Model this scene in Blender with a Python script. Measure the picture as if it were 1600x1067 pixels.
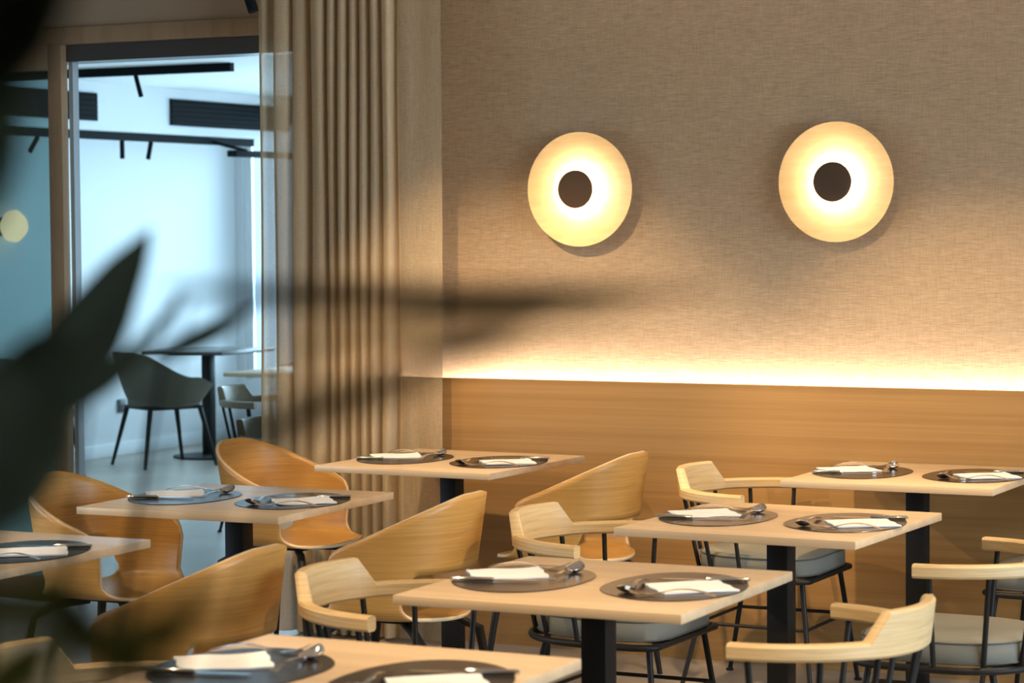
import bpy, bmesh, math, random
import numpy as np
from mathutils import Vector, Matrix, Euler
random.seed(7)
for o in list(bpy.data.objects): bpy.data.objects.remove(o, do_unlink=True)
scene = bpy.context.scene
C = scene.collection
PI = math.pi

# ---------------------------------------------------------------- camera
# world: X runs along the wood-panelled wall, Y runs towards it, Z is up; metres
CAM = Vector((0, 0, 1.570)); YAW, PITCH, ROLL, FPX = -.4618, -.0474, -.008, 3778.0
fwd = Vector((math.sin(YAW)*math.cos(PITCH), math.cos(YAW)*math.cos(PITCH), math.sin(PITCH)))
rt0 = Vector((math.cos(YAW), -math.sin(YAW), 0)); up0 = rt0.cross(fwd)
rt = rt0*math.cos(ROLL)+up0*math.sin(ROLL); upv = -rt0*math.sin(ROLL)+up0*math.cos(ROLL)
cd = bpy.data.cameras.new('camera'); cam = bpy.data.objects.new('camera', cd); C.objects.link(cam)
cam.matrix_world = Matrix(((rt.x, upv.x, -fwd.x, CAM.x), (rt.y, upv.y, -fwd.y, CAM.y), (rt.z, upv.z, -fwd.z, CAM.z), (0, 0, 0, 1)))
cd.sensor_width = 36; cd.sensor_fit = 'HORIZONTAL'; cd.lens = FPX*36/1600; cd.clip_start = .05; cd.clip_end = 100
cd.dof.use_dof = True; cd.dof.focus_distance = 7.7; cd.dof.aperture_fstop = 5.6; cd.dof.aperture_blades = 0
scene.camera = cam
def ray_at(x, y, d): return CAM + (fwd*FPX + rt*(x-800) + upv*(533.5-y))*(d/FPX)

# ---------------------------------------------------------------- world, daylight, exposure
w = bpy.data.worlds.new('World'); scene.world = w; w.use_nodes = True
bg = w.node_tree.nodes['Background']; bg.inputs[0].default_value = (.50, .78, 1.0, 1); bg.inputs[1].default_value = 1.6
vs = scene.view_settings
vs.view_transform = 'Standard'; vs.look = 'None'; vs.gamma = 1; vs.use_curve_mapping = False; vs.exposure = 0.12
def area(name, loc, rot, sx, sy, power, col):
    l = bpy.data.lights.new(name, 'AREA'); l.shape = 'RECTANGLE'; l.size = sx; l.size_y = sy; l.energy = power; l.color = col
    o = bpy.data.objects.new(name, l); C.objects.link(o); o.location = loc; o.rotation_euler = rot; return o
# daylight entering the far window of the next room, and the street window to the right of the camera
area('daylight_far_window', (-7.1, 15.5, 1.45), (math.radians(-90), 0, 0), 5.2, 2.0, 540, (.55, .83, 1.0))
area('daylight_street_window', (3.50, 4.8, 1.45), (0, math.radians(90), 0), 1.9, 4.4, 400, (.70, .85, 1.0))
area('daylight_side_window', (-7.80, 4.6, 1.5), (0, math.radians(-90), 0), 1.7, 2.8, 130, (.62, .83, 1.0))

# ---------------------------------------------------------------- material helpers
def newmat(name):
    m = bpy.data.materials.new(name); m.use_nodes = True
    return m, m.node_tree.nodes, m.node_tree.links, m.node_tree.nodes['Principled BSDF']
def plain(name, col, rough=.5, metal=0, spec=.5, bump=0, bscale=200):
    m, n, l, b = newmat(name)
    b.inputs['Base Color'].default_value = (*col, 1); b.inputs['Roughness'].default_value = rough
    b.inputs['Metallic'].default_value = metal; b.inputs['Specular IOR Level'].default_value = spec
    tc = n.new('ShaderNodeTexCoord'); nz = n.new('ShaderNodeTexNoise'); nz.inputs['Scale'].default_value = bscale
    l.new(tc.outputs['Object'], nz.inputs['Vector'])
    if bump:
        bp = n.new('ShaderNodeBump'); bp.inputs['Strength'].default_value = bump; bp.inputs['Distance'].default_value = .002
        l.new(nz.outputs['Fac'], bp.inputs['Height']); l.new(bp.outputs['Normal'], b.inputs['Normal'])
    mr = n.new('ShaderNodeMapRange'); mr.inputs[3].default_value = max(rough-.05, 0); mr.inputs[4].default_value = rough+.05
    l.new(nz.outputs['Fac'], mr.inputs[0]); l.new(mr.outputs[0], b.inputs['Roughness'])
    return m
def wood(name, c1, c2, scale=(1.2, 26, 26), rough=.45, bump=.15, detail=6, spec=.4, fine=1.0):
    m, n, l, b = newmat(name)
    tc = n.new('ShaderNodeTexCoord'); mp = n.new('ShaderNodeMapping'); mp.inputs['Scale'].default_value = scale
    l.new(tc.outputs['Object'], mp.inputs['Vector'])
    n1 = n.new('ShaderNodeTexNoise'); n1.inputs['Scale'].default_value = 1.0; n1.inputs['Detail'].default_value = detail; n1.inputs['Distortion'].default_value = .6
    l.new(mp.outputs[0], n1.inputs['Vector'])
    mp2 = n.new('ShaderNodeMapping'); mp2.inputs['Scale'].default_value = [s*7*fine for s in scale]
    l.new(tc.outputs['Object'], mp2.inputs['Vector'])
    n2 = n.new('ShaderNodeTexNoise'); n2.inputs['Scale'].default_value = 1.0; n2.inputs['Detail'].default_value = 3
    l.new(mp2.outputs[0], n2.inputs['Vector'])
    mx = n.new('ShaderNodeMath'); mx.operation = 'MULTIPLY_ADD'; mx.inputs[1].default_value = .35
    l.new(n2.outputs['Fac'], mx.inputs[0]); l.new(n1.outputs['Fac'], mx.inputs[2])
    cr = n.new('ShaderNodeValToRGB'); cr.color_ramp.elements[0].position = .42; cr.color_ramp.elements[1].position = .88
    cr.color_ramp.elements[0].color = (*c1, 1); cr.color_ramp.elements[1].color = (*c2, 1)
    l.new(mx.outputs[0], cr.inputs[0]); l.new(cr.outputs[0], b.inputs['Base Color'])
    bp = n.new('ShaderNodeBump'); bp.inputs['Strength'].default_value = bump; bp.inputs['Distance'].default_value = .0015
    l.new(mx.outputs[0], bp.inputs['Height']); l.new(bp.outputs['Normal'], b.inputs['Normal'])
    b.inputs['Roughness'].default_value = rough; b.inputs['Specular IOR Level'].default_value = spec
    return m
def emission(name, col, s):
    m, n, l, b = newmat(name); n.remove(b)
    e = n.new('ShaderNodeEmission'); e.inputs[0].default_value = (*col, 1); e.inputs[1].default_value = s
    l.new(e.outputs[0], n['Material Output'].inputs[0]); return m
def linen_wall(name):
    m, n, l, b = newmat(name)
    tc = n.new('ShaderNodeTexCoord')
    facs = []
    for sc, d in (((26, 26, 640), 2), ((520, 520, 24), 2)):
        mp = n.new('ShaderNodeMapping'); mp.inputs['Scale'].default_value = sc; l.new(tc.outputs['Object'], mp.inputs['Vector'])
        nz = n.new('ShaderNodeTexNoise'); nz.inputs['Scale'].default_value = 1; nz.inputs['Detail'].default_value = d
        l.new(mp.outputs[0], nz.inputs['Vector']); facs.append(nz)
    mx = n.new('ShaderNodeMath'); mx.operation = 'MULTIPLY_ADD'; mx.inputs[1].default_value = .5
    l.new(facs[1].outputs['Fac'], mx.inputs[0]); l.new(facs[0].outputs['Fac'], mx.inputs[2])
    cr = n.new('ShaderNodeValToRGB')
    cr.color_ramp.elements[0].position = .50; cr.color_ramp.elements[1].position = 1.02
    cr.color_ramp.elements[0].color = (.29, .196, .112, 1); cr.color_ramp.elements[1].color = (.47, .34, .21, 1)
    l.new(mx.outputs[0], cr.inputs[0]); l.new(cr.outputs[0], b.inputs['Base Color'])
    bp = n.new('ShaderNodeBump'); bp.inputs['Strength'].default_value = .5; bp.inputs['Distance'].default_value = .002
    l.new(mx.outputs[0], bp.inputs['Height']); l.new(bp.outputs['Normal'], b.inputs['Normal'])
    b.inputs['Roughness'].default_value = .75; b.inputs['Specular IOR Level'].default_value = .25
    return m
def sheer(name, t0=.12, t1=.02, tr=.18):
    m, n, l, b = newmat(name); n.remove(b)
    tc = n.new('ShaderNodeTexCoord'); fac = []
    for sc in ((60, 60, 900), (900, 900, 6)):
        mp = n.new('ShaderNodeMapping'); mp.inputs['Scale'].default_value = sc; l.new(tc.outputs['Object'], mp.inputs['Vector'])
        nz = n.new('ShaderNodeTexNoise'); nz.inputs['Scale'].default_value = 1; nz.inputs['Detail'].default_value = 3
        l.new(mp.outputs[0], nz.inputs['Vector']); fac.append(nz)
    mx = n.new('ShaderNodeMath'); mx.operation = 'MAXIMUM'; l.new(fac[0].outputs['Fac'], mx.inputs[0]); l.new(fac[1].outputs['Fac'], mx.inputs[1])
    cr = n.new('ShaderNodeValToRGB'); cr.color_ramp.elements[0].color = (.50, .375, .23, 1); cr.color_ramp.elements[1].color = (.63, .49, .315, 1)
    cr.color_ramp.elements[0].position = .35; cr.color_ramp.elements[1].position = .75
    l.new(mx.outputs[0], cr.inputs[0])
    df = n.new('ShaderNodeBsdfDiffuse'); tl = n.new('ShaderNodeBsdfTranslucent'); tp = n.new('ShaderNodeBsdfTransparent')
    l.new(cr.outputs[0], df.inputs[0]); l.new(cr.outputs[0], tl.inputs[0])
    m1 = n.new('ShaderNodeMixShader'); m1.inputs[0].default_value = tr; l.new(df.outputs[0], m1.inputs[1]); l.new(tl.outputs[0], m1.inputs[2])
    mr = n.new('ShaderNodeMapRange'); mr.inputs[1].default_value = .35; mr.inputs[2].default_value = .75; mr.inputs[3].default_value = t0; mr.inputs[4].default_value = t1
    l.new(mx.outputs[0], mr.inputs[0])
    m2 = n.new('ShaderNodeMixShader'); l.new(mr.outputs[0], m2.inputs[0]); l.new(m1.outputs[0], m2.inputs[1]); l.new(tp.outputs[0], m2.inputs[2])
    l.new(m2.outputs[0], n['Material Output'].inputs[0]); return m
def thin_glass(name, tint=(.8, .9, .92)):
    m, n, l, b = newmat(name); n.remove(b)
    tp = n.new('ShaderNodeBsdfTransparent'); tp.inputs[0].default_value = (*tint, 1)
    gl = n.new('ShaderNodeBsdfGlossy'); gl.inputs['Roughness'].default_value = .02
    fr = n.new('ShaderNodeFresnel'); fr.inputs[0].default_value = 1.5
    mx = n.new('ShaderNodeMixShader'); l.new(fr.outputs[0], mx.inputs[0]); l.new(tp.outputs[0], mx.inputs[1]); l.new(gl.outputs[0], mx.inputs[2])
    l.new(mx.outputs[0], n['Material Output'].inputs[0]); return m
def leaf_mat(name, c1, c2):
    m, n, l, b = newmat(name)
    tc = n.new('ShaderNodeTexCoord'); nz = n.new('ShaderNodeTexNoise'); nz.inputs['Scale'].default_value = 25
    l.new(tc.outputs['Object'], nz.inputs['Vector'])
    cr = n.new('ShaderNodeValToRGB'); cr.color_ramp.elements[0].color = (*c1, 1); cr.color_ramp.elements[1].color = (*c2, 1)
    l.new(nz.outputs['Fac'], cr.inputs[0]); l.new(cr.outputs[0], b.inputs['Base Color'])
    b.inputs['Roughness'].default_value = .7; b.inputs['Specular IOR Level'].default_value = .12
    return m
def floor_mat(name):
    m, n, l, b = newmat(name)
    tc = n.new('ShaderNodeTexCoord'); nz = n.new('ShaderNodeTexNoise'); nz.inputs['Scale'].default_value = 1.3; nz.inputs['Detail'].default_value = 8
    l.new(tc.outputs['Object'], nz.inputs['Vector'])
    cr = n.new('ShaderNodeValToRGB'); cr.color_ramp.elements[0].color = (.30, .26, .21, 1); cr.color_ramp.elements[1].color = (.42, .37, .31, 1)
    cr.color_ramp.elements[0].position = .35; cr.color_ramp.elements[1].position = .7
    l.new(nz.outputs['Fac'], cr.inputs[0]); l.new(cr.outputs[0], b.inputs['Base Color'])
    b.inputs['Roughness'].default_value = .38; return m
def napkin_mat(name):
    # white paper with a small grey printed mark (two rows of tiny dots) in its middle
    m, n, l, b = newmat(name)
    tc = n.new('ShaderNodeTexCoord'); sp = n.new('ShaderNodeSeparateXYZ'); l.new(tc.outputs['Object'], sp.inputs[0])
    def rng(sock, lo, hi):
        a = n.new('ShaderNodeMath'); a.operation = 'GREATER_THAN'; a.inputs[1].default_value = lo; l.new(sock, a.inputs[0])
        c = n.new('ShaderNodeMath'); c.operation = 'LESS_THAN'; c.inputs[1].default_value = hi; l.new(sock, c.inputs[0])
        d = n.new('ShaderNodeMath'); d.operation = 'MULTIPLY'; l.new(a.outputs[0], d.inputs[0]); l.new(c.outputs[0], d.inputs[1]); return d
    rx = rng(sp.outputs[0], -.022, .022); ry = rng(sp.outputs[1], -.007, .007)
    nz = n.new('ShaderNodeTexNoise'); nz.inputs['Scale'].default_value = 420; l.new(tc.outputs['Object'], nz.inputs['Vector'])
    gt = n.new('ShaderNodeMath'); gt.operation = 'GREATER_THAN'; gt.inputs[1].default_value = .53; l.new(nz.outputs['Fac'], gt.inputs[0])
    a = n.new('ShaderNodeMath'); a.operation = 'MULTIPLY'; l.new(rx.outputs[0], a.inputs[0]); l.new(ry.outputs[0], a.inputs[1])
    c = n.new('ShaderNodeMath'); c.operation = 'MULTIPLY'; l.new(a.outputs[0], c.inputs[0]); l.new(gt.outputs[0], c.inputs[1])
    mx = n.new('ShaderNodeMix'); mx.data_type = 'RGBA'; l.new(c.outputs[0], mx.inputs[0])
    mx.inputs[6].default_value = (.86, .85, .83, 1); mx.inputs[7].default_value = (.60, .59, .58, 1)
    l.new(mx.outputs[2], b.inputs['Base Color']); b.inputs['Roughness'].default_value = .8
    return m

M = {
 'table': wood('light_oak_laminate', (.51, .36, .21), (.63, .465, .295), rough=.36, bump=.05),
 'panel': wood('oak_panel', (.32, .17, .056), (.43, .245, .09), scale=(.35, 20, 34), rough=.42, bump=.1),
 'ply': wood('bent_plywood', (.41, .20, .045), (.53, .29, .082), scale=(4, 4, 130), rough=.38, bump=.12),
 'ash': wood('ash_rail', (.52, .35, .16), (.70, .51, .27), scale=(5, 5, 150), rough=.42, bump=.2),
 'frame': wood('oak_door_frame', (.27, .18, .10), (.36, .25, .15), scale=(14, 14, 1.5), rough=.5),
 'black': plain('black_powder_coat', (.012, .011, .010), .5, spec=.22),
 'track': plain('black_track_metal', (.008, .009, .011), .8, spec=.1),
 'cushion': plain('grey_green_upholstery', (.20, .192, .158), .85, spec=.2, bump=.3, bscale=900),
 'piping': plain('dark_piping', (.10, .095, .08), .8, spec=.2),
 'mat': plain('dark_leather_mat', (.026, .019, .016), .24, spec=.4, bump=.03, bscale=500),
 'napkin': napkin_mat('white_paper'),
 'steel': plain('cutlery_steel', (.72, .70, .68), .13, metal=1),
 'linen': linen_wall('linen_wallcovering'),
 'sheer': sheer('sheer_linen'), 'sheer1': sheer('sheer_linen_single_layer', .42, .14, .25),
 'plaster': plain('beige_plaster', (.43, .34, .245), .85, spec=.2, bump=.1, bscale=60),
 'white': plain('white_plaster', (.78, .79, .80), .8, spec=.2),
 'ceil': plain('ceiling_plaster', (.66, .56, .44), .9, spec=.1),
 'floor': floor_mat('floor_stone'),
 'alu': plain('door_channel_metal', (.10, .10, .105), .35, metal=.6),
 'alu2': plain('pale_aluminium', (.45, .47, .5), .4, metal=.5),
 'ply_edge': plain('plywood_edge', (.66, .50, .32), .5),
 'ash_backlit': wood('backlit_ash_rail', (.15, .11, .06), (.23, .165, .09), scale=(8, 22, 60)),  # same ash, backlit shade put into its colour
 'bronze': plain('brown_lamp_cap', (.085, .050, .028), .65, spec=.2),
 'dish': wood('veneer_lamp_dish', (.66, .39, .15), (.78, .49, .21), scale=(6, 6, 40), rough=.55, bump=.05),
 'led': emission('warm_led', (1.0, .98, .94), 85.0),
 'lampled': emission('lamp_led', (1.0, .93, .80), 112.0),
 'smalled': emission('small_lamp_glow', (1.0, .74, .46), 2.2),
 'lens': emission('spot_lens', (1.0, .78, .5), 12.0),
 'glass': thin_glass('door_glass', (.48, .58, .58)),
 'wglass': thin_glass('window_glass', (.95, .98, 1)),
 'tub': plain('grey_tub_upholstery', (.125, .112, .085), .9, spec=.2, bump=.3, bscale=700),
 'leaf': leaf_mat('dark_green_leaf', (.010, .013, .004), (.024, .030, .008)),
 'leaf2': leaf_mat('lit_olive_leaf', (.16, .17, .03), (.30, .30, .07)),  # lighter leaf copy, light falling on the leaf put into its colour
 'stem': plain('plant_stem', (.012, .014, .006), .7, spec=.1),
 'soil': plain('soil', (.03, .02, .014), .95, bump=.8, bscale=80),
 'pot': plain('grey_planter', (.12, .115, .11), .7),
 'greypl': plain('socket_grey', (.06, .06, .065), .5),
 'darktop': plain('dark_table_top', (.06, .055, .05), .3),
}

# ---------------------------------------------------------------- mesh helpers
def mesh_from(bm, name, smooth=False, angle=None):
    bmesh.ops.recalc_face_normals(bm, faces=bm.faces[:])
    me = bpy.data.meshes.new(name); bm.to_mesh(me); bm.free()
    if smooth:
        for p in me.polygons: p.use_smooth = True
        if angle is not None:
            me.set_sharp_from_angle(angle=math.radians(angle))
    return me
def link(name, me, mat, parent=None, loc=None, rot=None):
    o = bpy.data.objects.new(name, me); C.objects.link(o)
    if mat and not me.materials: me.materials.append(mat)
    if parent: o.parent = parent
    if loc is not None: o.location = loc
    if rot is not None: o.rotation_euler = rot
    return o
def thing(name, label, cat, loc=(0, 0, 0), rz=0, group=None):
    o = bpy.data.objects.new(name, None); C.objects.link(o); o.empty_display_size = .1
    o.location = loc; o.rotation_euler = (0, 0, rz); tag(o, label, cat, group); return o
def tag(o, label, cat, group=None):
    o['label'] = label; o['category'] = cat
    if group: o['group'] = group
    return o
def structure(o, label=None):
    o['kind'] = 'structure'
    if label: o['label'] = label
    return o
def add_box(bm, lo, hi, bevel=0, seg=2, mtx=None):
    r = bmesh.ops.create_cube(bm, size=1)
    vs_ = r['verts']
    for v in vs_:
        v.co = Vector([lo[i]+(v.co[i]+.5)*(hi[i]-lo[i]) for i in range(3)])
        if mtx: v.co = mtx @ v.co
    if bevel:
        es = list({e for v in vs_ for e in v.link_edges})
        bmesh.ops.bevel(bm, geom=es, offset=bevel, segments=seg, profile=.5, affect='EDGES')
def box(name, lo, hi, mat, parent=None, bevel=0, seg=2):
    bm = bmesh.new(); add_box(bm, lo, hi, bevel, seg)
    return link(name, mesh_from(bm, name, bool(bevel), 35), mat, parent)
def add_tube(bm, pts, rad, n=8, cap=True):
    pts = [Vector(p) for p in pts]; N = len(pts)
    rads = rad if isinstance(rad, (list, tuple)) else [rad]*N
    t0 = (pts[1]-pts[0]).normalized(); ref = Vector((0, 0, 1)) if abs(t0.z) < .9 else Vector((1, 0, 0))
    nrm = t0.cross(ref).normalized(); rings = []
    for i, p in enumerate(pts):
        t = (pts[min(i+1, N-1)]-pts[max(i-1, 0)]).normalized()
        nrm = (nrm - t*nrm.dot(t)).normalized(); b = t.cross(nrm)
        rings.append([bm.verts.new(p+(nrm*math.cos(2*PI*k/n)+b*math.sin(2*PI*k/n))*rads[i]) for k in range(n)])
    for a, b in zip(rings, rings[1:]):
        for k in range(n): bm.faces.new((a[k], a[(k+1) % n], b[(k+1) % n], b[k]))
    if cap: bm.faces.new(rings[0][::-1]); bm.faces.new(rings[-1])
def tube(name, pts, rad, mat, parent=None, n=8):
    bm = bmesh.new(); add_tube(bm, pts, rad, n)
    return link(name, mesh_from(bm, name, True, 50), mat, parent)
def add_lathe(bm, prof, n=48, mtx=None):
    rings = []
    for r, z in prof:
        if r < 1e-5: rings.append([bm.verts.new((mtx @ Vector((0, 0, z))) if mtx else (0, 0, z))])
        else:
            rr = []
            for k in range(n):
                v = Vector((r*math.cos(2*PI*k/n), r*math.sin(2*PI*k/n), z))
                rr.append(bm.verts.new(mtx @ v if mtx else v))
            rings.append(rr)
    for a, b in zip(rings, rings[1:]):
        for k in range(n):
            k2 = (k+1) % n
            if len(a) == 1 and len(b) == 1: continue
            if len(a) == 1: bm.faces.new((a[0], b[k], b[k2]))
            elif len(b) == 1: bm.faces.new((a[k], b[0], a[k2]))
            else: bm.faces.new((a[k], a[k2], b[k2], b[k]))
def lathe(name, prof, mat, parent=None, n=48, mtx=None, angle=40):
    bm = bmesh.new(); add_lathe(bm, prof, n, mtx)
    return link(name, mesh_from(bm, name, True, angle), mat, parent)
def add_grid(bm, G):
    V = [[bm.verts.new(p) for p in row] for row in G]
    for i in range(len(V)-1):
        for j in range(len(V[0])-1): bm.faces.new((V[i][j], V[i][j+1], V[i+1][j+1], V[i+1][j]))
    return V
def add_slab_outline(bm, pts, z0, z1, inset=0):
    # extruded closed outline with optional softened top edge
    a = [bm.verts.new((p[0], p[1], z0)) for p in pts]
    loops = [a]
    cx = sum(p[0] for p in pts)/len(pts); cy = sum(p[1] for p in pts)/len(pts)
    if inset:
        loops.append([bm.verts.new((p[0], p[1], z1-inset)) for p in pts])
        loops.append([bm.verts.new((cx+(p[0]-cx)*(1-inset/.2), cy+(p[1]-cy)*(1-inset/.2), z1)) for p in pts])
    else: loops.append([bm.verts.new((p[0], p[1], z1)) for p in pts])
    n = len(pts)
    for q, s in zip(loops, loops[1:]):
        for k in range(n): bm.faces.new((q[k], q[(k+1) % n], s[(k+1) % n], s[k]))
    bm.faces.new(loops[0][::-1]); bm.faces.new(loops[-1])
def copy_tree(o, parent=None):
    c = o.copy(); C.objects.link(c)
    if parent is not None: c.parent = parent
    for ch in list(o.children): copy_tree(ch, c)
    return c

# ---------------------------------------------------------------- the room
WALL_Y, PAN_Y, CEIL = 8.17, 8.08, 2.62
XR, YB, XL = 3.3, -2.2, -7.6           # right wall, back wall, left wall of the dining room
NX, NY, NCEIL = -9.95, 15.35, 2.53      # next room: left wall, far wall, ceiling
structure(box('floor', (-10.4, YB-.2, -.12), (XR+.3, NY+.2, 0), M['floor']))
structure(box('ceiling', (XL-.1, YB, CEIL), (XR+.1, WALL_Y+.12, CEIL+.1), M['ceil']))
structure(box('wall_back', (-5.02, WALL_Y, 0), (XR+.1, WALL_Y+.14, CEIL), M['linen']), 'woven linen wall covering behind the round lamps')
structure(box('wall_over_door', (XL, WALL_Y, 2.405), (-5.02, WALL_Y+.14, CEIL), M['plaster']))
wl = bpy.data.objects.new('wall_left', None); C.objects.link(wl); structure(wl)
for lo, hi in (((XL-.15, YB, 0), (XL, 3.2, CEIL)), ((XL-.15, 6.0, 0), (XL, WALL_Y, CEIL)), ((XL-.15, 3.2, 0), (XL, 6.0, .6)), ((XL-.15, 3.2, 2.35), (XL, 6.0, CEIL))):
    box('wall_section', lo, hi, M['plaster'], wl)
wn3 = bpy.data.objects.new('window_3', None); C.objects.link(wn3); structure(wn3)
for y in (3.2, 4.57, 5.94): box('mullion', (XL-.09, y, .6), (XL-.03, y+.06, 2.35), M['track'], wn3)
for z in (.6, 2.29): box('rail', (XL-.09, 3.2, z), (XL-.03, 6.0, z+.06), M['track'], wn3)
box('pane', (XL-.063, 3.23, .63), (XL-.057, 5.97, 2.32), M['wglass'], wn3)
structure(box('wall_behind_camera', (XL-.1, YB-.12, 0), (XR+.1, YB, CEIL), M['plaster']))
# right wall with the street window
wr = bpy.data.objects.new('wall_right', None); C.objects.link(wr); structure(wr)
for lo, hi in (((XR, YB, 0), (XR+.12, 2.6, CEIL)), ((XR, 7.0, 0), (XR+.12, WALL_Y, CEIL)), ((XR, 2.6, 0), (XR+.12, 7.0, .5)), ((XR, 2.6, 2.4), (XR+.12, 7.0, CEIL))):
    box('wall_section', lo, hi, M['plaster'], wr)
wn = bpy.data.objects.new('window_1', None); C.objects.link(wn); structure(wn)
for y in (2.6, 4.05, 5.5, 6.94): box('mullion', (XR+.03, y, .5), (XR+.09, y+.06, 2.4), M['track'], wn)
for z in (.5, 2.34): box('rail', (XR+.03, 2.6, z), (XR+.09, 7.0, z+.06), M['track'], wn)
box('pane', (XR+.055, 2.63, .53), (XR+.061, 6.97, 2.37), M['wglass'], wn)

# wood wainscot panel with the light slot behind its top edge
pn = bpy.data.objects.new('trim_1', None); C.objects.link(pn); structure(pn, 'oak wall panel with a lit slot along its top')
box('panel_board', (-4.86, PAN_Y, .0), (XR, PAN_Y+.025, 1.0), M['panel'], pn)
box('slot_base', (-4.86, PAN_Y+.025, .90), (XR, WALL_Y, .945), M['panel'], pn)
box('led_strip', (-4.70, PAN_Y+.037, .945), (XR-.1, PAN_Y+.052, .953), M['led'], pn)

# glazed partition to the next room: header, channel, sliding leaf
structure(box('trim_2', (XL, WALL_Y-.03, 2.335), (-5.02, WALL_Y+.0, 2.405), M['frame'], bevel=.004), 'wooden header over the sliding door')
structure(box('trim_3', (XL, WALL_Y+.0, 2.265), (-5.02, WALL_Y+.14, 2.405), M['alu']))
structure(box('trim_4', (-6.125, WALL_Y+.03, 0), (-6.105, WALL_Y+.07, 2.265), M['alu2']))
dr = bpy.data.objects.new('door_1', None); C.objects.link(dr); structure(dr, 'wood framed glass sliding door leaf')
DY0, DY1 = WALL_Y-.035, WALL_Y+.01
box('stile', (-6.185, DY0, .02), (-6.115, DY1, 2.335), M['frame'], dr, .004)
box('stile', (-7.55, DY0, .02), (-7.45, DY1, 2.335), M['frame'], dr, .004)
box('rail', (-7.45, DY0, 2.235), (-6.185, DY1, 2.335), M['frame'], dr, .004)
box('rail', (-7.45, DY0, .02), (-6.185, DY1, .12), M['frame'], dr, .004)
box('pane', (-7.46, DY0+.018, .11), (-6.175, DY0+.026, 2.245), M['glass'], dr)

# next room shell
structure(box('wall_next_room_left', (NX-.12, WALL_Y+.2, 0), (NX, NY, NCEIL), M['white']))
structure(box('ceiling_next_room', (NX-.1, WALL_Y+.14, NCEIL), (-3.6, NY+.1, NCEIL+.08), M['white']))
structure(box('wall_next_room_right', (-3.9, WALL_Y+.14, 0), (-3.78, NY, NCEIL), M['white']))
structure(box('wall_next_room_front', (NX, WALL_Y+.14, 0), (XL-.0, WALL_Y+.26, NCEIL), M['white']))
fw = bpy.data.objects.new('wall_next_room_far', None); C.objects.link(fw); structure(fw)
for lo, hi in (((NX, NY, 0), (-9.88, NY+.1, NCEIL)), ((-4.4, NY, 0), (-3.8, NY+.1, NCEIL)), ((-9.88, NY, 0), (-4.4, NY+.1, .45)), ((-9.88, NY, 2.38), (-4.4, NY+.1, NCEIL))):
    box('wall_section', lo, hi, M['white'], fw)
wn2 = bpy.data.objects.new('window_2', None); C.objects.link(wn2); structure(wn2)
for x in (-9.88, -8.4, -7.0, -5.7, -4.45): box('mullion', (x, NY+.02, .45), (x+.05, NY+.07, 2.38), M['white'], wn2)
for z in (.45, 2.33): box('rail', (-9.88, NY+.02, z), (-4.4, NY+.07, z+.05), M['white'], wn2)
box('pane', (-9.86, NY+.04, .48), (-4.42, NY+.046, 2.35), M['wglass'], wn2)
structure(box('baseboard_next_room', (NX, WALL_Y+.3, 0), (NX+.015, NY, .09), M['white'], bevel=.003))
bk = bpy.data.objects.new('trim_5', None); C.objects.link(bk); structure(bk, 'white ceiling bulkhead with black air grilles in the next room')
BX = -9.45
box('bulkhead_box', (NX, WALL_Y+.3, 2.225), (BX, NY, NCEIL), M['white'], bk)
for y0, y1 in ((9.6, 12.94), (13.775, 15.3)):
    g = box('air_grille', (BX, y0, 2.28), (BX+.012, y1, 2.46), M['track'], bk)
    for k in range(5): box('louvre', (BX+.012, y0+.01, 2.297+k*.033), (BX+.022, y1-.01, 2.305+k*.033), M['track'], g)
so = bpy.data.objects.new('wall_socket', None)
so = thing('wall_socket', 'small dark wall socket low on the next room wall', 'socket', (NX, 13.86, .30))
box('plate', (0, -.045, 0), (.012, .045, .09), M['greypl'], so, .003)
for s in (-1, 1): box('socket_hole', (.012, s*.015-.006, .038), (.0135, s*.015+.006, .05), M['black'], so)

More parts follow.
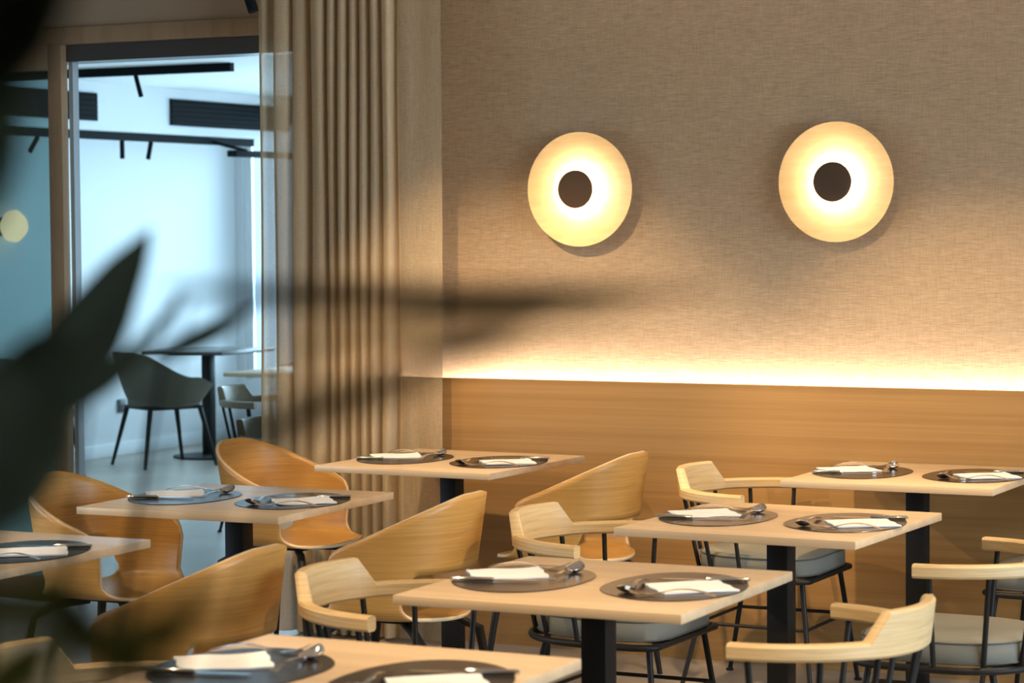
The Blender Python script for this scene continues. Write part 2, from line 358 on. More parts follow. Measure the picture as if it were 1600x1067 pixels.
# ---------------------------------------------------------------- curtain
def curtain():
    cpx = []   # plan: distance along X, offset in Y (positive = away from camera)
    yc = 7.985
    segs = [(-5.055, .02), (-5.045, -.015), (-5.02, -.02), (-5.008, .02), (-4.99, .022), (-4.97, -.03), (-4.92, -.025), (-4.905, .04), (-4.893, -.025), (-4.85, -.025), (-4.828, .04), (-4.812, -.02), (-4.765, -.03), (-4.75, .045),
            (-4.742, -.01), (-4.715, -.025), (-4.703, .045), (-4.695, -.015), (-4.668, -.03), (-4.654, .045), (-4.647, -.015), (-4.622, -.028), (-4.609, .045), (-4.603, -.015),
            (-4.575, -.03), (-4.561, .045), (-4.555, -.015), (-4.527, -.03), (-4.512, .045), (-4.505, -.01), (-4.47, -.03), (-4.455, .03), (-4.44, .0), (-4.40, -.012), (-4.35, -.005), (-4.30, -.012), (-4.255, -.006)]
    # Catmull-Rom through the plan points
    P = [Vector((a, b, 0)) for a, b in segs]; out = []
    for i in range(len(P)-1):
        p0, p1, p2, p3 = P[max(i-1, 0)], P[i], P[i+1], P[min(i+2, len(P)-1)]
        for k in range(5):
            t = k/5
            q = .5*((2*p1)+(p2-p0)*t+(2*p0-5*p1+4*p2-p3)*t*t+(3*p1-p0-3*p2+p3)*t**3); out.append((q.x, q.y))
    out.append((P[-1].x, P[-1].y))
    zs = [.012+i*(2.58-.012)/16 for i in range(17)]
    G = []
    for z in zs:
        f = (2.58-z)/2.58
        G.append([(x - .016*f + .005*math.sin(x*37+z*2.1)*f, yc+y*(.85+.25*f)+.006*math.sin(x*23+z*3), z) for x, y in out])
    bm = bmesh.new(); add_grid(bm, G)
    t = thing('curtain', 'floor-length sheer beige linen curtain in narrow folds', 'curtain', (0, 0, 0))
    me = mesh_from(bm, 'fabric', True); me.materials.append(M['sheer']); me.materials.append(M['sheer1'])
    for p in me.polygons:       # single layer where the cloth is not folded over itself
        if -5.035 < p.center.x+.016*(2.58-p.center.z)/2.58 < -5.0 or p.center.x > -4.44: p.material_index = 1
    link('fabric', me, None, t)
    box('curtain_track', (-5.14, yc-.02, 2.58), (-4.2, yc+.02, CEIL), M['track'], t)
curtain()

# ---------------------------------------------------------------- wall lamps
def wall_lamp(x, z, label):
    t = thing('wall_lamp', label, 'wall lamp', (x, WALL_Y, z), 0, 'round wall lamps')
    mt = Matrix.Rotation(math.radians(90), 4, 'X')       # local z -> world -y (out of the wall)
    R = .211
    lathe('wall_mount', [(0, 0), (.06, 0), (.06, .045), (0, .045)], M['bronze'], t, 32, mt)
    d = lathe('dish', [(0, .045), (R*.5, .047), (R*.85, .0515), (R, .055), (R, .060), (R*.85, .0565), (R*.5, .0530), (0, .0515)], M['dish'], t, 72, mt, 30)
    lathe('light_ring', [(.052, .0535), (.052, .088), (.046, .088), (.046, .0535)], M['lampled'], t, 40, mt)
    lathe('cap', [(0, .0516), (.030, .0516), (.030, .0885), (.066, .0885), (.070, .092), (.069, .097), (.055, .102), (0, .104)], M['bronze'], t, 48, mt, 30)
    return t
wall_lamp(-3.755, 1.706, 'round glowing wall lamp nearer the curtain, left of the two')
wall_lamp(-2.765, 1.718, 'round glowing wall lamp farther from the curtain, right of the two')

# ---------------------------------------------------------------- ceiling spotlights
def aim_matrix(d):
    d = Vector(d).normalized(); return d.to_track_quat('-Z', 'Y').to_matrix().to_4x4()
def spotlight(loc, target, label, power=0, drop=.05, group='track spotlights of the dining room', col=(1.0, .72, .42), blend=.6, angle=70, length=.12, rad=.022):
    loc = Vector(loc); d = (Vector(target)-loc).normalized()
    t = thing('track_spotlight', label, 'spotlight', loc, 0, group)
    tube('stem', [(0, 0, 0), (0, 0, -drop)], .008, M['track'], t)
    j = Vector((0, 0, -drop)); a = j-d*length*.15; b = j+d*length*.85
    tube('head', [a, b], rad, M['track'], t, 16)
    if power:
        bm = bmesh.new(); add_tube(bm, [b, b+d*.002], rad*.8, 16); link('lens', mesh_from(bm, 'lens'), M['lens'], t)
        l = bpy.data.lights.new('spot_light', 'SPOT'); l.energy = power; l.color = col; l.spot_size = math.radians(angle); l.spot_blend = blend; l.shadow_soft_size = .03
        o = bpy.data.objects.new('spot_light', l); C.objects.link(o); o.parent = t
        o.matrix_local = Matrix.Translation(b+d*.012) @ aim_matrix(d)
    return t
def track(lo, hi, label, group=None):
    t = thing('ceiling_track', label, 'lighting track', ((lo[0]+hi[0])/2, (lo[1]+hi[1])/2, hi[2]), 0, group)
    o = Vector(t.location)
    box('rail', [lo[i]-o[i] for i in range(3)], [hi[i]-o[i] for i in range(3)], M['track'], t)
    return t
TZ = CEIL-.03
track((-6.2, 6.62, TZ), (1.5, 6.655, CEIL), 'black lighting track on the dining room ceiling nearer the wall lamps')
track((-6.2, 4.02, TZ), (1.5, 4.055, CEIL), 'black lighting track on the dining room ceiling nearer the camera')
spotlight((-4.05, 6.637, TZ), (-3.9, 7.9, .6), 'black track spotlight above the table beside the curtain', 135)
spotlight((-2.75, 6.637, TZ), (-2.2, 7.7, .7), 'black track spotlight above the armchairs by the wall panel', 150)
spotlight((-1.15, 6.637, TZ), (-2.2, 6.6, .7), 'black track spotlight right of the middle table', 150)
spotlight((-5.2, 4.037, TZ), (-4.2, 5.9, .7), 'black track spotlight above the left row of chairs', 145)
spotlight((-3.1, 4.037, TZ), (-2.45, 4.2, .7), 'black track spotlight between the two rows of tables', 135)
spotlight((-1.2, 4.037, TZ), (-2.1, 4.9, .7), 'black track spotlight above the nearest armchair', 125)
spotlight((0.3, 6.637, TZ), (.2, 6.2, .0), 'added fill spotlight on the track over the aisle right of the tables', 110, angle=95)  # unseen spot, added for warm bounce off the floor
spotlight((0.3, 4.037, TZ), (.1, 4.4, .0), 'added fill spotlight on the track over the aisle nearer the camera', 110, angle=95)  # second unseen spot, added to warm the ambient light
spotlight((-4.885, 7.6, CEIL), (-4.885+.052*3, 7.6, CEIL-.138*3-.03), 'unlit black ceiling spotlight peeking in at the top beside the curtain', 0, .11, length=.175, rad=.02)

# next room: tracks, spots
NG = 'track spotlights of the next room'
track((-9.4, 11.83, NCEIL-.05), (-7.69, 11.87, NCEIL), 'short black lighting track above the opening in the next room')
spotlight((-8.36, 11.85, NCEIL-.05), (-8.1, 11.85, 1.6), 'black spotlight leaning right on the short track behind the opening', 0, .02, NG, length=.13, rad=.014)
spotlight((-8.82, 11.85, NCEIL-.05), (-8.56, 11.85, 1.6), 'black spotlight beside the door leaf on the short track', 0, .02, NG, length=.13, rad=.014)
track((-9.615, 9.2, 2.17), (-9.585, 15.05, 2.225), 'long black lighting track below the bulkhead of the next room')
spotlight((-9.60, 13.43, 2.17), (-9.60, 13.43, 1.0), 'black spotlight hanging straight down from the long track', 0, .02, NG, length=.12, rad=.016)
spotlight((-9.60, 13.76, 2.17), (-9.60, 13.45, 1.2), 'black spotlight tilted left on the long track', 0, .02, NG, length=.12, rad=.016)
spotlight((-9.60, 12.5, 2.17), (-9.60, 11.9, 1.5), 'black spotlight seen through the glass door on the long track', 0, .02, NG, length=.12, rad=.016)
lb = thing('linear_light', 'black horizontal light bar hung under the far end of the long track', 'light fixture', (-9.3, 14.45, 2.12))
tube('stem', [(0, .05, 0), (-.28, .05, .07)], .012, M['track'], lb)
box('bar', (-.04, -.14, -.045), (.04, .8, 0), M['track'], lb, .005)
# small wall lamp on the next room wall, seen through the glass leaf
sl = thing('globe_wall_lamp', 'small glowing round lamp seen through the glass door', 'wall lamp', (NX, 12.58, 1.60))
lathe('backplate', [(0, 0), (.06, 0), (.06, .02), (0, .02)], M['bronze'], sl, 24, Matrix.Rotation(math.radians(90), 4, 'Y'))
lathe('globe', [(0, .02), (.06, .03), (.10, .07), (.105, .11), (.07, .16), (0, .18)], M['smalled'], sl, 32, Matrix.Rotation(math.radians(90), 4, 'Y'))

# ---------------------------------------------------------------- dining tables
TH = .745
def build_table(name, label, x, y, rz, group='square oak dining tables'):
    t = thing(name, label, 'table', (x, y, 0), rz, group); return t
me_top = (lambda bm: (add_box(bm, (-.35, -.35, TH-.022), (.35, .35, TH), .0018, 2), mesh_from(bm, 'table_top', True, 35))[1])(bmesh.new())
me_leg = (lambda bm: (add_box(bm, (-.032, -.032, .015), (.032, .032, TH-.03), .004, 2), mesh_from(bm, 'pedestal', True, 35))[1])(bmesh.new())
me_base = (lambda bm: (add_box(bm, (-.21, -.21, 0), (.21, .21, .015), .004, 2), mesh_from(bm, 'base_plate', True, 35))[1])(bmesh.new())
me_mount = (lambda bm: (add_box(bm, (-.15, -.15, TH-.030), (.15, .15, TH-.022), 0), mesh_from(bm, 'mounting_plate'))[1])(bmesh.new())
TABLES = {   # x, y, rotation, label, short description used by what lies on it, chair kind
 'D': (-2.278, 3.812, .004, 'blurred oak table at the bottom edge, nearest of all tables', 'nearest table at the bottom edge'),
 'A': (-2.305, 5.070, .004, 'square oak table just in front of the middle, with black pedestal', 'large front table right of centre'),
 'B': (-2.328, 6.357, -.036, 'square oak table in the middle of the armchair row', 'middle table of the armchair row'),
 'C': (-2.343, 7.700, -.008, 'square oak table against the wood panel at the right', 'right table against the wood panel'),
 'F': (-4.074, 4.962, .0, 'oak table cut off by the left edge of the picture', 'table cut off by the left edge'),
 'E': (-4.031, 6.215, .018, 'square oak table between two plywood chairs left of centre', 'left table between the plywood chairs'),
 'G': (-3.998, 7.546, -.045, 'square oak table standing beside the curtain', 'table beside the curtain'),
}
# ---- tableware templates: the sitter looks along +x; origin = table centre, table surface z = 0
def mat_outline():
    pts = []
    for k in range(56):
        th = 2*PI*k/56; ph = th-math.radians(103); a, b = .222, .158
        r = a*b/math.sqrt((b*math.cos(ph))**2+(a*math.sin(ph))**2)
        d = (math.degrees(th)-38+180) % 360-180
        r *= 1+.10*math.exp(-(d/34)**2)
        d2 = (math.degrees(th)-218+180) % 360-180
        r *= 1+.02*math.exp(-(d2/40)**2)
        pts.append((r*math.cos(th), r*math.sin(th)))
    return pts
bm = bmesh.new(); add_slab_outline(bm, mat_outline(), 0, .0025, .0008); me_mat = mesh_from(bm, 'placemat', True, 30); me_mat.materials.append(M['mat'])
def napkin_mesh(seed):
    rnd = random.Random(seed); bm = bmesh.new(); n, m_ = 14, 12; hx, hy = .088, .076
    def zz(u, v, top):
        base = .0012*math.sin(u*40+seed)*abs(v)/hy + .003*max(0, (u/hx)*(v/hy))**2*(1 if seed % 2 else .4)
        return max(0, base)+(.0042 if top else .0003)
    def P(i, j, top):
        u = -hx+2*hx*i/n; v = -hy+2*hy*j/m_
        w_ = .0022*math.sin(j*1.1+seed*1.7)*(abs(i/n-.5)*2)**4; h_ = .0022*math.sin(i*.9+seed)*(abs(j/m_-.5)*2)**4
        return (u+w_, v+h_, zz(u, v, top))
    T = add_grid(bm, [[P(i, j, True) for j in range(m_+1)] for i in range(n+1)])
    B = add_grid(bm, [[P(i, j, False) for j in range(m_+1)] for i in range(n+1)])
    ring = [(i, 0) for i in range(n)]+[(n, j) for j in range(m_)]+[(i, m_) for i in range(n, 0, -1)]+[(0, j) for j in range(m_, 0, -1)]
    for a, b in zip(ring, ring[1:]+ring[:1]): bm.faces.new((T[a[0]][a[1]], T[b[0]][b[1]], B[b[0]][b[1]], B[a[0]][a[1]]))
    me = mesh_from(bm, 'napkin', True, 40); me.materials.append(M['napkin']); return me
me_nap = [napkin_mesh(s) for s in (1, 2, 3)]
def ribbon(bm, prof, m_=6, th=.0016):
    """prof: (x, z, half width, dish depth); closed blade along x"""
    T, B = [], []
    for x, z, hw, dp in prof:
        T.append([bm.verts.new((x, hw*(2*j/m_-1), z-dp*(1-(2*j/m_-1)**2)+th)) for j in range(m_+1)])
        B.append([bm.verts.new((x, hw*(2*j/m_-1), z-dp*(1-(2*j/m_-1)**2))) for j in range(m_+1)])
    for S in (T, B):
        for i in range(len(S)-1):
            for j in range(m_): bm.faces.new((S[i][j], S[i][j+1], S[i+1][j+1], S[i+1][j]))
    for i in range(len(T)-1):
        for j in (0, m_): bm.faces.new((T[i][j], T[i+1][j], B[i+1][j], B[i][j]))
    for i in (0, len(T)-1):
        for j in range(m_): bm.faces.new((T[i][j], T[i][j+1], B[i][j+1], B[i][j]))
def spoon_mesh():
    bm = bmesh.new(); pr = []
    for k in range(9):      # handle
        t = k/8; pr.append((t*.135, .002+.014*math.sin(PI*min(1, t*1.0))*.55+.004*t, .0085-.005*t, .0))
    for k in range(1, 13):  # bowl
        t = k/12; hw = max(.0012, .0225*math.sin(PI*min(1, (.10+.90*t)))**.62)
        pr.append((.135+t*.072, .006+.011*(t-.35)**2*2.2+.004*t, hw, .0085*math.sin(PI*t)**.7))
    lo = min(z-d for _, z, _, d in pr); pr = [(x, z-lo, h, d) for x, z, h, d in pr]
    ribbon(bm, pr, 8, .0018); return mesh_from(bm, 'spoon', True, 60)
def fork_mesh():
    bm = bmesh.new(); pr = []
    for k in range(10):
        t = k/9; pr.append((t*.135, .001+.013*math.sin(PI*t)+.002*t, .0085-.005*t if t < .9 else .0045, 0))
    for k in range(1, 5):
        t = k/4; pr.append((.135+t*.022, .003-.001*math.sin(PI*t), .005+.008*t, 0))
    ribbon(bm, pr, 4, .0018)
    for j in range(4):
        y = -.0108+j*.0072; p2 = [(.156+.046*t, .003+.013*t*t, .0021-.0011*t, 0) for t in (0, .33, .66, 1)]
        n0 = len(bm.verts); ribbon(bm, p2, 2, .0018); bm.verts.ensure_lookup_table()
        for v in bm.verts[n0:]: v.co.y += y
    return mesh_from(bm, 'fork', True, 60)
def knife_meshes():
    bm = bmesh.new(); add_tube(bm, [(0, 0, .0056), (.006, 0, .0056), (.05, 0, .0056), (.1, 0, .0054), (.104, 0, .005)], [.0035, .0055, .0056, .0052, .003], 10); h = mesh_from(bm, 'handle', True, 60)
    bm = bmesh.new(); pr = []
    for k in range(10):
        t = k/9; pr.append((.102+.112*t, .003, .0035+.0065*math.sin(PI*min(1, t*.85+.12))**.6 if t < 1 else .001, 0))
    ribbon(bm, pr, 2, .0014); b = mesh_from(bm, 'blade', True, 60); return h, b
me_spoon, me_fork = spoon_mesh(), fork_mesh(); me_kh, me_kb = knife_meshes()
for m_ in (me_spoon, me_fork, me_kh, me_kb): m_.materials.append(M['steel'])
def setting(key, side):
    tx, ty, trz, _, desc = TABLES[key]
    rz = trz+(0 if side == 'left' else PI)
    base = Matrix.Translation((tx, ty, TH)) @ Matrix.Rotation(rz, 4, 'Z')
    rnd = random.Random(ord(key)*7+len(side)); J = lambda s: rnd.uniform(-s, s)
    def put(name, me, x, y, z, ang, label, cat, grp):
        o = link(name, me, None); o.matrix_world = base @ Matrix.Translation((x, y, z)) @ Matrix.Rotation(ang, 4, 'Z'); return tag(o, label, cat, grp)
    where = f'on the {side} side of the {desc}'
    put('placemat', me_mat, -.192, -.012, .0002, J(.04), f'dark leather placemat {where}', 'placemat', 'dark leather placemats')
    zt = .0030
    put('napkin', me_nap[rnd.randrange(3)], -.238+J(.005), .012+J(.005), zt, math.radians(38)+J(.06), f'white napkin {where}', 'napkin', 'white napkins')
    put('spoon', me_spoon, -.100+J(.003), -.045+J(.006), zt, math.radians(97)+J(.05), f'steel spoon {where}', 'spoon', 'steel spoons')
    put('fork', me_fork, -.335+J(.004), .108+J(.004), zt, math.radians(14)+J(.04), f'steel fork {where}', 'fork', 'steel forks')
    k = bpy.data.objects.new('knife', None); C.objects.link(k); k.matrix_world = base @ Matrix.Translation((-.325+J(.004), -.128+J(.004), zt)) @ Matrix.Rotation(math.radians(16)+J(.03), 4, 'Z')
    tag(k, f'steel knife {where}', 'knife', 'steel knives'); link('handle', me_kh, None, k); link('blade', me_kb, None, k)
for k, (x, y, rz, label, desc) in TABLES.items():
    t = build_table('dining_table', label, x, y, rz)
    link('table_top', me_top, M['table'], t); link('pedestal', me_leg, M['black'], t); link('base_plate', me_base, M['black'], t); link('mounting_plate', me_mount, M['black'], t)
for k in 'DABCEG':
    setting(k, 'left'); setting(k, 'right')
setting('F', 'right')

# ---------------------------------------------------------------- armchair with curved ash rail (faces +x, origin under the seat centre)
def rail_pt(a, off=0):    # a: angle from the back (radians), ellipse centreline
    ax, ay = .335+off, .302+off
    return Vector((.045-ax*math.cos(a), ay*math.sin(a), 0))
def armchair():
    t = thing('armchair', 'x', 'armchair', group='ash and black metal armchairs')
    # rail: arms low, raised block at the back with slanted ends
    bm = bmesh.new(); A = math.radians(86); N = 64; rings = []
    s0, s1 = math.radians(25), math.radians(33)
    angs = sorted(set([-A+2*A*i/N for i in range(N+1)]+[s*v for s in (-1, 1) for v in (s0, s0+.001, s1, s1-.001)]))
    for a in angs:
        q = abs(a); h = 1 if q <= s0 else (0 if q >= s1 else (s1-q)/(s1-s0))
        top = .684+.064*h; bot = .648-.002*h; hw = .0175-.003*h
        lean = -.012*h
        cen = rail_pt(a); out = (rail_pt(a, .01)-cen).normalized()
        e = .006
        prof = [(-hw, bot+e), (-hw+e, bot), (hw-e, bot), (hw, bot+e), (hw, top-e), (hw-e, top), (-hw+e, top), (-hw, top-e)]
        rings.append([bm.verts.new(cen+out*(o+(-lean*(z-bot)/(top-bot)))+Vector((0, 0, z))) for o, z in prof])
    for r1, r2 in zip(rings, rings[1:]):
        for k in range(8): bm.faces.new((r1[k], r1[(k+1) % 8], r2[(k+1) % 8], r2[k]))
    bm.faces.new(rings[0][::-1]); bm.faces.new(rings[-1])
    link('arm_rail', mesh_from(bm, 'arm_rail', True, 32), M['ash'], t)
    # seat outline: D, round at the back
    def outline(s=0, n=56):
        pts = []
        for k in range(n):
            th = 2*PI*k/n; c, s_ = math.cos(th), math.sin(th)
            ex = 2.3 if c < 0 else 5.0
            px = math.copysign(abs(c)**(2/ex), c)*(.225-s); py = math.copysign(abs(s_)**(2/ex), s_)*(.222-s)
            pts.append((px, py))
        return pts
    bm = bmesh.new(); o0 = outline(); lay = [(.012, .408), (.0, .416), (.0, .462), (.010, .474), (.05, .480), (.14, .484)]
    L = [[bm.verts.new((x, y, z)) for x, y in outline(s)] for s, z in lay]; n = len(o0)
    for a, b in zip(L, L[1:]):
        for k in range(n): bm.faces.new((a[k], a[(k+1) % n], b[(k+1) % n], b[k]))
    bm.faces.new(L[0][::-1]); bm.faces.new(L[-1])
    cu = link('seat_cushion', mesh_from(bm, 'seat_cushion', True, 60), M['cushion'], t)
    for z in (.467, .414):
        bm = bmesh.new(); pp = [(x, y, z) for x, y in outline(-.0005)]; add_tube(bm, pp+[pp[0]], .0026, 6, False); link('piping', mesh_from(bm, 'piping', True), M['piping'], cu)
    # metal seat ring
    bm = bmesh.new(); pp = [(min(x, .218), y, .398) for x, y in outline(-.018)]; add_tube(bm, pp+[pp[0]], .010, 8, False)
    for yy in (-.1, .1): add_tube(bm, [(-.22, yy, .398), (.214, yy, .398)], .008, 6)
    link('seat_frame', mesh_from(bm, 'seat_frame', True), M['black'], t)
    # spindles from rail to seat ring
    for a in (-79, 79, -52, 52, -27, 27, 0):
        p = rail_pt(math.radians(a)); b = Vector((p.x*.84+.005, p.y*.80, .398))
        tube('spindle', [(p.x, p.y, .652), b], .0075, M['black'], t)
    legs = [((.185, -.185), (.235, -.235)), ((.185, .185), (.235, .235)), ((-.145, -.165), (-.235, -.225)), ((-.145, .165), (-.235, .225))]
    at = lambda q, z: Vector((q[0][0]+(q[1][0]-q[0][0])*(.40-z)/.40, q[0][1]+(q[1][1]-q[0][1])*(.40-z)/.40, z))
    for q in legs:
        l = tube('leg', [at(q, .40), at(q, .2), at(q, .006)], [.0095, .009, .008], M['black'], t)
        f = at(q, 0); bm = bmesh.new(); add_tube(bm, [(f.x, f.y, 0), (f.x, f.y, .008)], .013, 10); link('foot', mesh_from(bm, 'foot'), M['black'], l)
    zs = .235
    for i, j in ((0, 1), (0, 2), (1, 3), (2, 3)): tube('stretcher', [at(legs[i], zs), at(legs[j], zs)], .006, M['black'], t)
    # leather strap that ties the cushion to the middle spindle
    bm = bmesh.new(); add_box(bm, (-.252, -.035, .438), (-.222, .035, .458), .003); link('strap', mesh_from(bm, 'strap', True, 40), M['cushion'], t)
    return t
ARMS = [  # table, side, dx (from table centre), dy, extra rotation, label
 ('A', 1, .475, .0, -.05, 'ash-railed armchair at the bottom right, back turned to the camera'),
 ('A', -1, .455, .0, 0, 'ash-railed armchair left of the large front table'),
 ('B', 1, .50, .02, 0, 'ash-railed armchair at the right edge with grey round seat'),
 ('B', -1, .50, .0, 0, 'ash-railed armchair left of the middle table'),
 ('C', -1, .52, .0, 0, 'ash-railed armchair by the wood panel, left of the right table'),
 ('C', 1, .50, .0, 0, 'ash-railed armchair by the wood panel at the right edge, mostly out of view'),
 ('D', -1, .47, .0, 0, 'ash-railed armchair at the bottom left corner, behind plant leaves'),
]
proto = armchair()
for i, (tb, sd, dx, dy, dr_, lb_) in enumerate(ARMS):
    o = proto if i == 0 else copy_tree(proto)
    tx, ty, trz = TABLES[tb][:3]
    o.location = (tx+sd*dx, ty+dy, 0); o.rotation_euler = (0, 0, (PI if sd > 0 else 0)+trz+dr_); o['label'] = lb_

# ---------------------------------------------------------------- bent plywood tub chair (faces +x)
def tub_chair():
    t = thing('plywood_chair', 'x', 'chair', group='bent plywood tub chairs')
    sm = lambda a, b, v: (lambda u: u*u*(3-2*u))(max(0, min(1, (v-a)/(b-a))))
    TM = 109
    def plan(th, z):     # th degrees from the back
        k = (z-.45)/.35; rx = .225+.05*k; ry = .222+.04*k; a = math.radians(th)
        c, s = math.cos(a), math.sin(a)
        ex = 2.25
        return (.02-math.copysign(abs(c)**(2/ex), c)*rx, math.copysign(abs(s)**(2/ex), s)*ry)
    def ztop(th):
        q = abs(th); return .80-.178*(max(0, q-8)/101)**1.4
    def zbot(th):
        q = abs(th); return .575-.085*sm(47, 57, q)
    nx = 16; side_t = [57+(TM-57)*i/nx for i in range(nx+1)]
    ths = [-v for v in reversed(side_t)]+[-57+114*i/40 for i in range(1, 40)]+side_t; m_ = 10
    bm = bmesh.new(); G = []
    for j in range(m_+1):
        row = []
        for th in ths:
            e = max(0, (abs(th)-100)/(TM-100))          # rounded front upper corner
            zt = ztop(th)-.035*e**2.4; z = zbot(th)+(zt-zbot(th))*j/m_
            x, y = plan(th, z); row.append((x, y, z))
        G.append(row)
    add_grid(bm, G)
    # side flaps curl inwards into the seat
    prof = [(0.0, .49), (0.001, .482)]+[(.001+.040*(1-math.cos(k/7*PI/2)), .482-.040*math.sin(k/7*PI/2)) for k in range(1, 8)]
    NP = len(prof); rows = []
    def rowpts(side, idx):
        off, z = prof[idx]; f = (idx/(NP-1))**2; pts = []
        for i, th in enumerate(side_t):
            bx, by = plan(th, .49); u = i/nx
            pts.append((bx+f*(-.045*(1-u)**3+.095*u**3), side*(by-off), z))
        return pts
    for idx in range(NP): rows.append(rowpts(1, idx))
    last, lastn = rowpts(1, NP-1), rowpts(-1, NP-1)
    for k in range(1, 14):
        u = k/14; bulge = math.sin(PI*u); rr = []
        for i in range(nx+1):
            p = Vector(last[i]).lerp(Vector(lastn[i]), u); v = i/nx
            p.z -= .008*bulge; p.x += bulge**.7*(-.05*(1-v)+.025*v); rr.append(tuple(p))
        rows.append(rr)
    for idx in range(NP-1, -1, -1): rows.append(rowpts(-1, idx))
    add_grid(bm, rows)
    bmesh.ops.remove_doubles(bm, verts=bm.verts[:], dist=.0002)
    me = mesh_from(bm, 'shell', True); me.materials.append(M['ply']); me.materials.append(M['ply_edge'])
    o = link('shell', me, None, t)
    md = o.modifiers.new('thickness', 'SOLIDIFY'); md.thickness = .011; md.offset = 0; md.use_rim = True; md.material_offset_rim = 1
    # black steel underframe
    bm = bmesh.new()
    add_box(bm, (-.10, -.10, .415), (.12, .10, .427), .003)
    link('seat_plate', mesh_from(bm, 'seat_plate', True, 40), M['black'], t)
    for sx, sy in ((1, 1), (1, -1), (-1, 1), (-1, -1)):
        tube('leg', [(sx*.06+.01, sy*.06, .413), (sx*.13+.01, sy*.14, .405), (sx*.175, sy*.185, .37), (sx*.20, sy*.205, .2), (sx*.225, sy*.225, 0)], [.012, .014, .015, .012, .009], M['black'], t, 10)
    return t
TUBS = [
 ('E', -1, .47, -.0, .0, 'bent plywood chair with open shell at the left, facing right'),
 ('E', 1, .555, .0, .0, 'bent plywood chair seen from behind in the centre of the picture'),
 ('G', -1, .63, -.07, .0, 'bent plywood chair in front of the curtain, half hidden by a table'),
 ('G', 1, .47, .0, .0, 'bent plywood chair seen from behind against the wood panel'),
 ('F', 1, .68, .0, .0, 'blurred bent plywood chair back at the lower left, behind leaves'),
]
proto = tub_chair()
for i, (tb, sd, dx, dy, dr_, lb_) in enumerate(TUBS):
    o = proto if i == 0 else copy_tree(proto)
    tx, ty, trz = TABLES[tb][:3]
    o.location = (tx+sd*dx, ty+dy, 0); o.rotation_euler = (0, 0, (PI if sd > 0 else 0)+trz+dr_); o['label'] = lb_

# ---------------------------------------------------------------- next room furniture
def bucket_chair(label, x, y, rz):
    t = thing('bucket_chair', label, 'chair', (x, y, 0), rz, 'grey bucket chairs in the next room')
    # upholstered tub: closed shell, high back, sloping arms
    bm = bmesh.new(); N = 40; zl = 9; sm = lambda a, b, v: (lambda u: u*u*(3-2*u))(max(0, min(1, (v-a)/(b-a))))
    TM = 128; ths = [-TM+2*TM*i/N for i in range(N+1)]
    def P(th, u, inner):
        q = abs(th); zt = .76-.16*sm(30, 95, q)-.05*sm(100, 128, q); z = .41+(zt-.41)*u
        k = (u**.7); r = .20+.115*k-(.035 if inner else 0); a = math.radians(th)
        return (.02-math.cos(a)*r*(1.0), math.sin(a)*r*1.06, z+(.02 if inner and u == 0 else 0))
    O = add_grid(bm, [[P(th, j/zl, False) for th in ths] for j in range(zl+1)])
    I = add_grid(bm, [[P(th, j/zl, True) for th in ths] for j in range(zl+1)])
    for k in range(N): bm.faces.new((O[zl][k], O[zl][k+1], I[zl][k+1], I[zl][k])); bm.faces.new((O[0][k], O[0][k+1], I[0][k+1], I[0][k]))
    for k in (0, N):
        for j in range(zl): bm.faces.new((O[j][k], O[j+1][k], I[j+1][k], I[j][k]))
    link('tub', mesh_from(bm, 'tub', True, 70), M['tub'], t)
    lathe('seat', [(0, .395), (.19, .395), (.225, .41), (.225, .45), (.20, .465), (0, .475)], M['tub'], t, 36, Matrix.Translation((.02, 0, 0)))
    tube('underframe', [(-.16, -.16, .392), (.19, -.16, .392), (.19, .16, .392), (-.16, .16, .392), (-.16, -.16, .392)], .012, M['black'], t)
    for sx, sy in ((1, 1), (1, -1), (-1, 1), (-1, -1)): tube('leg', [(sx*.165+.01, sy*.155, .39), (sx*.24+.01, sy*.22, 0)], [.016, .010], M['black'], t, 10)
    return t
bucket_chair('dark grey bucket chair standing in the middle of the opening to the next room', -9.26, 13.36, math.radians(62)).scale = (1.1, 1.1, 1)
bucket_chair('dark bucket chair half hidden by the edge of the glass door', -9.42, 12.2, math.radians(20))
bucket_chair('bucket chair behind the next room table, just left of the curtain', -8.9, 14.75, math.radians(-120))
def pedestal_table(label, x, y, sq, top_mat, h=.745):
    t = thing('pedestal_table', label, 'table', (x, y, 0), 0, 'pedestal tables in the next room')
    bm = bmesh.new(); add_box(bm, (-sq, -sq, h-.025), (sq, sq, h), .004); link('table_top', mesh_from(bm, 'table_top', True, 35), M[top_mat], t)
    lathe('base', [(0, 0), (.25, 0), (.25, .012), (.05, .02), (0, .02)], M['black'], t, 40)
    box('pedestal', (-.035, -.035, .018), (.035, .035, h-.025), M['black'], t, .004)
    return t
pedestal_table('dark-topped pedestal table behind the bucket chair in the next room', -9.3, 13.98, .33, 'darktop')
pedestal_table('pale-topped pedestal table next to the curtain in the next room', -7.35, 12.05, .34, 'table')
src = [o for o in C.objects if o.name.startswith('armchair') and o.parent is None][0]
backlit_rail = None
for x, y, rz, lb_ in ((-5.42, 8.92, .0, 'backlit armchair just behind the opening, half hidden by the curtain'), (-6.72, 10.75, .1, 'backlit armchair deeper in the next room, behind the front one')):
    o = copy_tree(src); o.location = (x, y, 0); o.rotation_euler = (0, 0, rz); o['label'] = lb_; o['group'] = 'backlit armchairs in the next room'
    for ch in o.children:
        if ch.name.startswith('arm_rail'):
            if backlit_rail is None: backlit_rail = ch.data.copy(); backlit_rail.materials[0] = M['ash_backlit']  # rail copy coloured darker to look backlit
            ch.data = backlit_rail

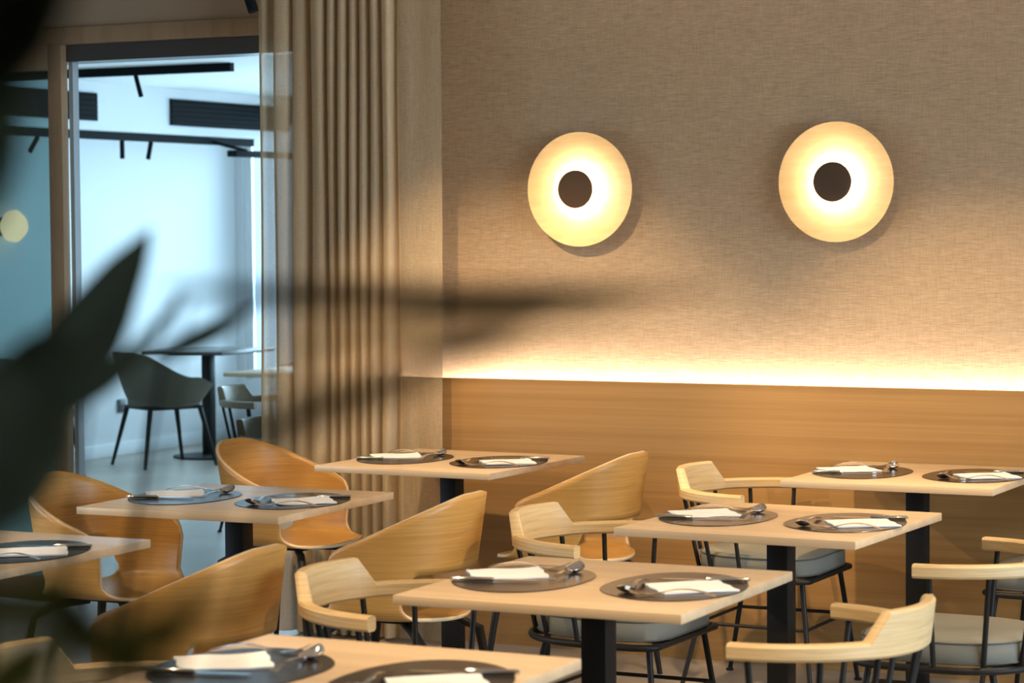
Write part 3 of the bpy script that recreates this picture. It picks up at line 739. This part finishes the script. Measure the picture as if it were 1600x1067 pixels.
# ---------------------------------------------------------------- foreground plant, close to the camera
def leaf_mesh(name, length, width, droop=.12, fold=.25, n=14, arc=.03):
    bm = bmesh.new(); T, B = [], []
    for i in range(n+1):
        t = i/n; hw = max(.0006, width*.5*(math.sin(PI*t**.8)**.85)); z = -droop*length*t*t+arc*length*math.sin(PI*t)
        row, row2 = [], []
        for j in range(-3, 4):
            v = j/3; zz = z+fold*hw*abs(v)+.004*math.sin(t*19+j)*abs(v)*width*4
            row.append((t*length, v*hw, zz+.0004)); row2.append((t*length, v*hw, zz-.0004))
        T.append(row); B.append(row2)
    A = add_grid(bm, T); D = add_grid(bm, B)
    for i in range(n):
        for j in (0, 6): bm.faces.new((A[i][j], A[i+1][j], D[i+1][j], D[i][j]))
    return mesh_from(bm, name, True)
base_pt = ray_at(-190, 800, 1.15); base_pt.z = 0
pl = thing('potted_plant', 'tall leafy plant close to the camera, blurred dark leaves', 'plant', base_pt)
lathe('pot', [(0, 0), (.15, 0), (.175, .02), (.21, .40), (.215, .42), (.195, .42), (.19, .39), (0, .385)], M['pot'], pl, 40)
lathe('soil', [(0, .378), (.188, .378), (.188, .397), (0, .402)], M['soil'], pl, 40)
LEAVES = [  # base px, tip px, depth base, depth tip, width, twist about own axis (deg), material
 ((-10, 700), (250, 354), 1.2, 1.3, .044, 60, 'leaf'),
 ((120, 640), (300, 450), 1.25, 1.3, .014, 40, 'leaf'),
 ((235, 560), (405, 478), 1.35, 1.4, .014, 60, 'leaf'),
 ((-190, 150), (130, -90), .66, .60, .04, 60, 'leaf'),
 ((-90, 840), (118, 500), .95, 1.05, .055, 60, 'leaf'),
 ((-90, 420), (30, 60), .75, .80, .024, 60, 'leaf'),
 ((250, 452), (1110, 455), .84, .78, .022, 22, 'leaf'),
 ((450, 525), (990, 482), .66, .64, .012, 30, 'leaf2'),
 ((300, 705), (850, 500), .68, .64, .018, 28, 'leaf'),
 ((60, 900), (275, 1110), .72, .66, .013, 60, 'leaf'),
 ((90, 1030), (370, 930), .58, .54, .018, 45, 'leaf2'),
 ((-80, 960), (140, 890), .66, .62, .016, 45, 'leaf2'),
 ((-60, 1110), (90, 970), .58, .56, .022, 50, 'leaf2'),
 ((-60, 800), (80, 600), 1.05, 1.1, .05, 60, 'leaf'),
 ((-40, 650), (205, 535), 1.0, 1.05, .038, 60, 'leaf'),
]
hub = ray_at(-190, 640, 1.15)
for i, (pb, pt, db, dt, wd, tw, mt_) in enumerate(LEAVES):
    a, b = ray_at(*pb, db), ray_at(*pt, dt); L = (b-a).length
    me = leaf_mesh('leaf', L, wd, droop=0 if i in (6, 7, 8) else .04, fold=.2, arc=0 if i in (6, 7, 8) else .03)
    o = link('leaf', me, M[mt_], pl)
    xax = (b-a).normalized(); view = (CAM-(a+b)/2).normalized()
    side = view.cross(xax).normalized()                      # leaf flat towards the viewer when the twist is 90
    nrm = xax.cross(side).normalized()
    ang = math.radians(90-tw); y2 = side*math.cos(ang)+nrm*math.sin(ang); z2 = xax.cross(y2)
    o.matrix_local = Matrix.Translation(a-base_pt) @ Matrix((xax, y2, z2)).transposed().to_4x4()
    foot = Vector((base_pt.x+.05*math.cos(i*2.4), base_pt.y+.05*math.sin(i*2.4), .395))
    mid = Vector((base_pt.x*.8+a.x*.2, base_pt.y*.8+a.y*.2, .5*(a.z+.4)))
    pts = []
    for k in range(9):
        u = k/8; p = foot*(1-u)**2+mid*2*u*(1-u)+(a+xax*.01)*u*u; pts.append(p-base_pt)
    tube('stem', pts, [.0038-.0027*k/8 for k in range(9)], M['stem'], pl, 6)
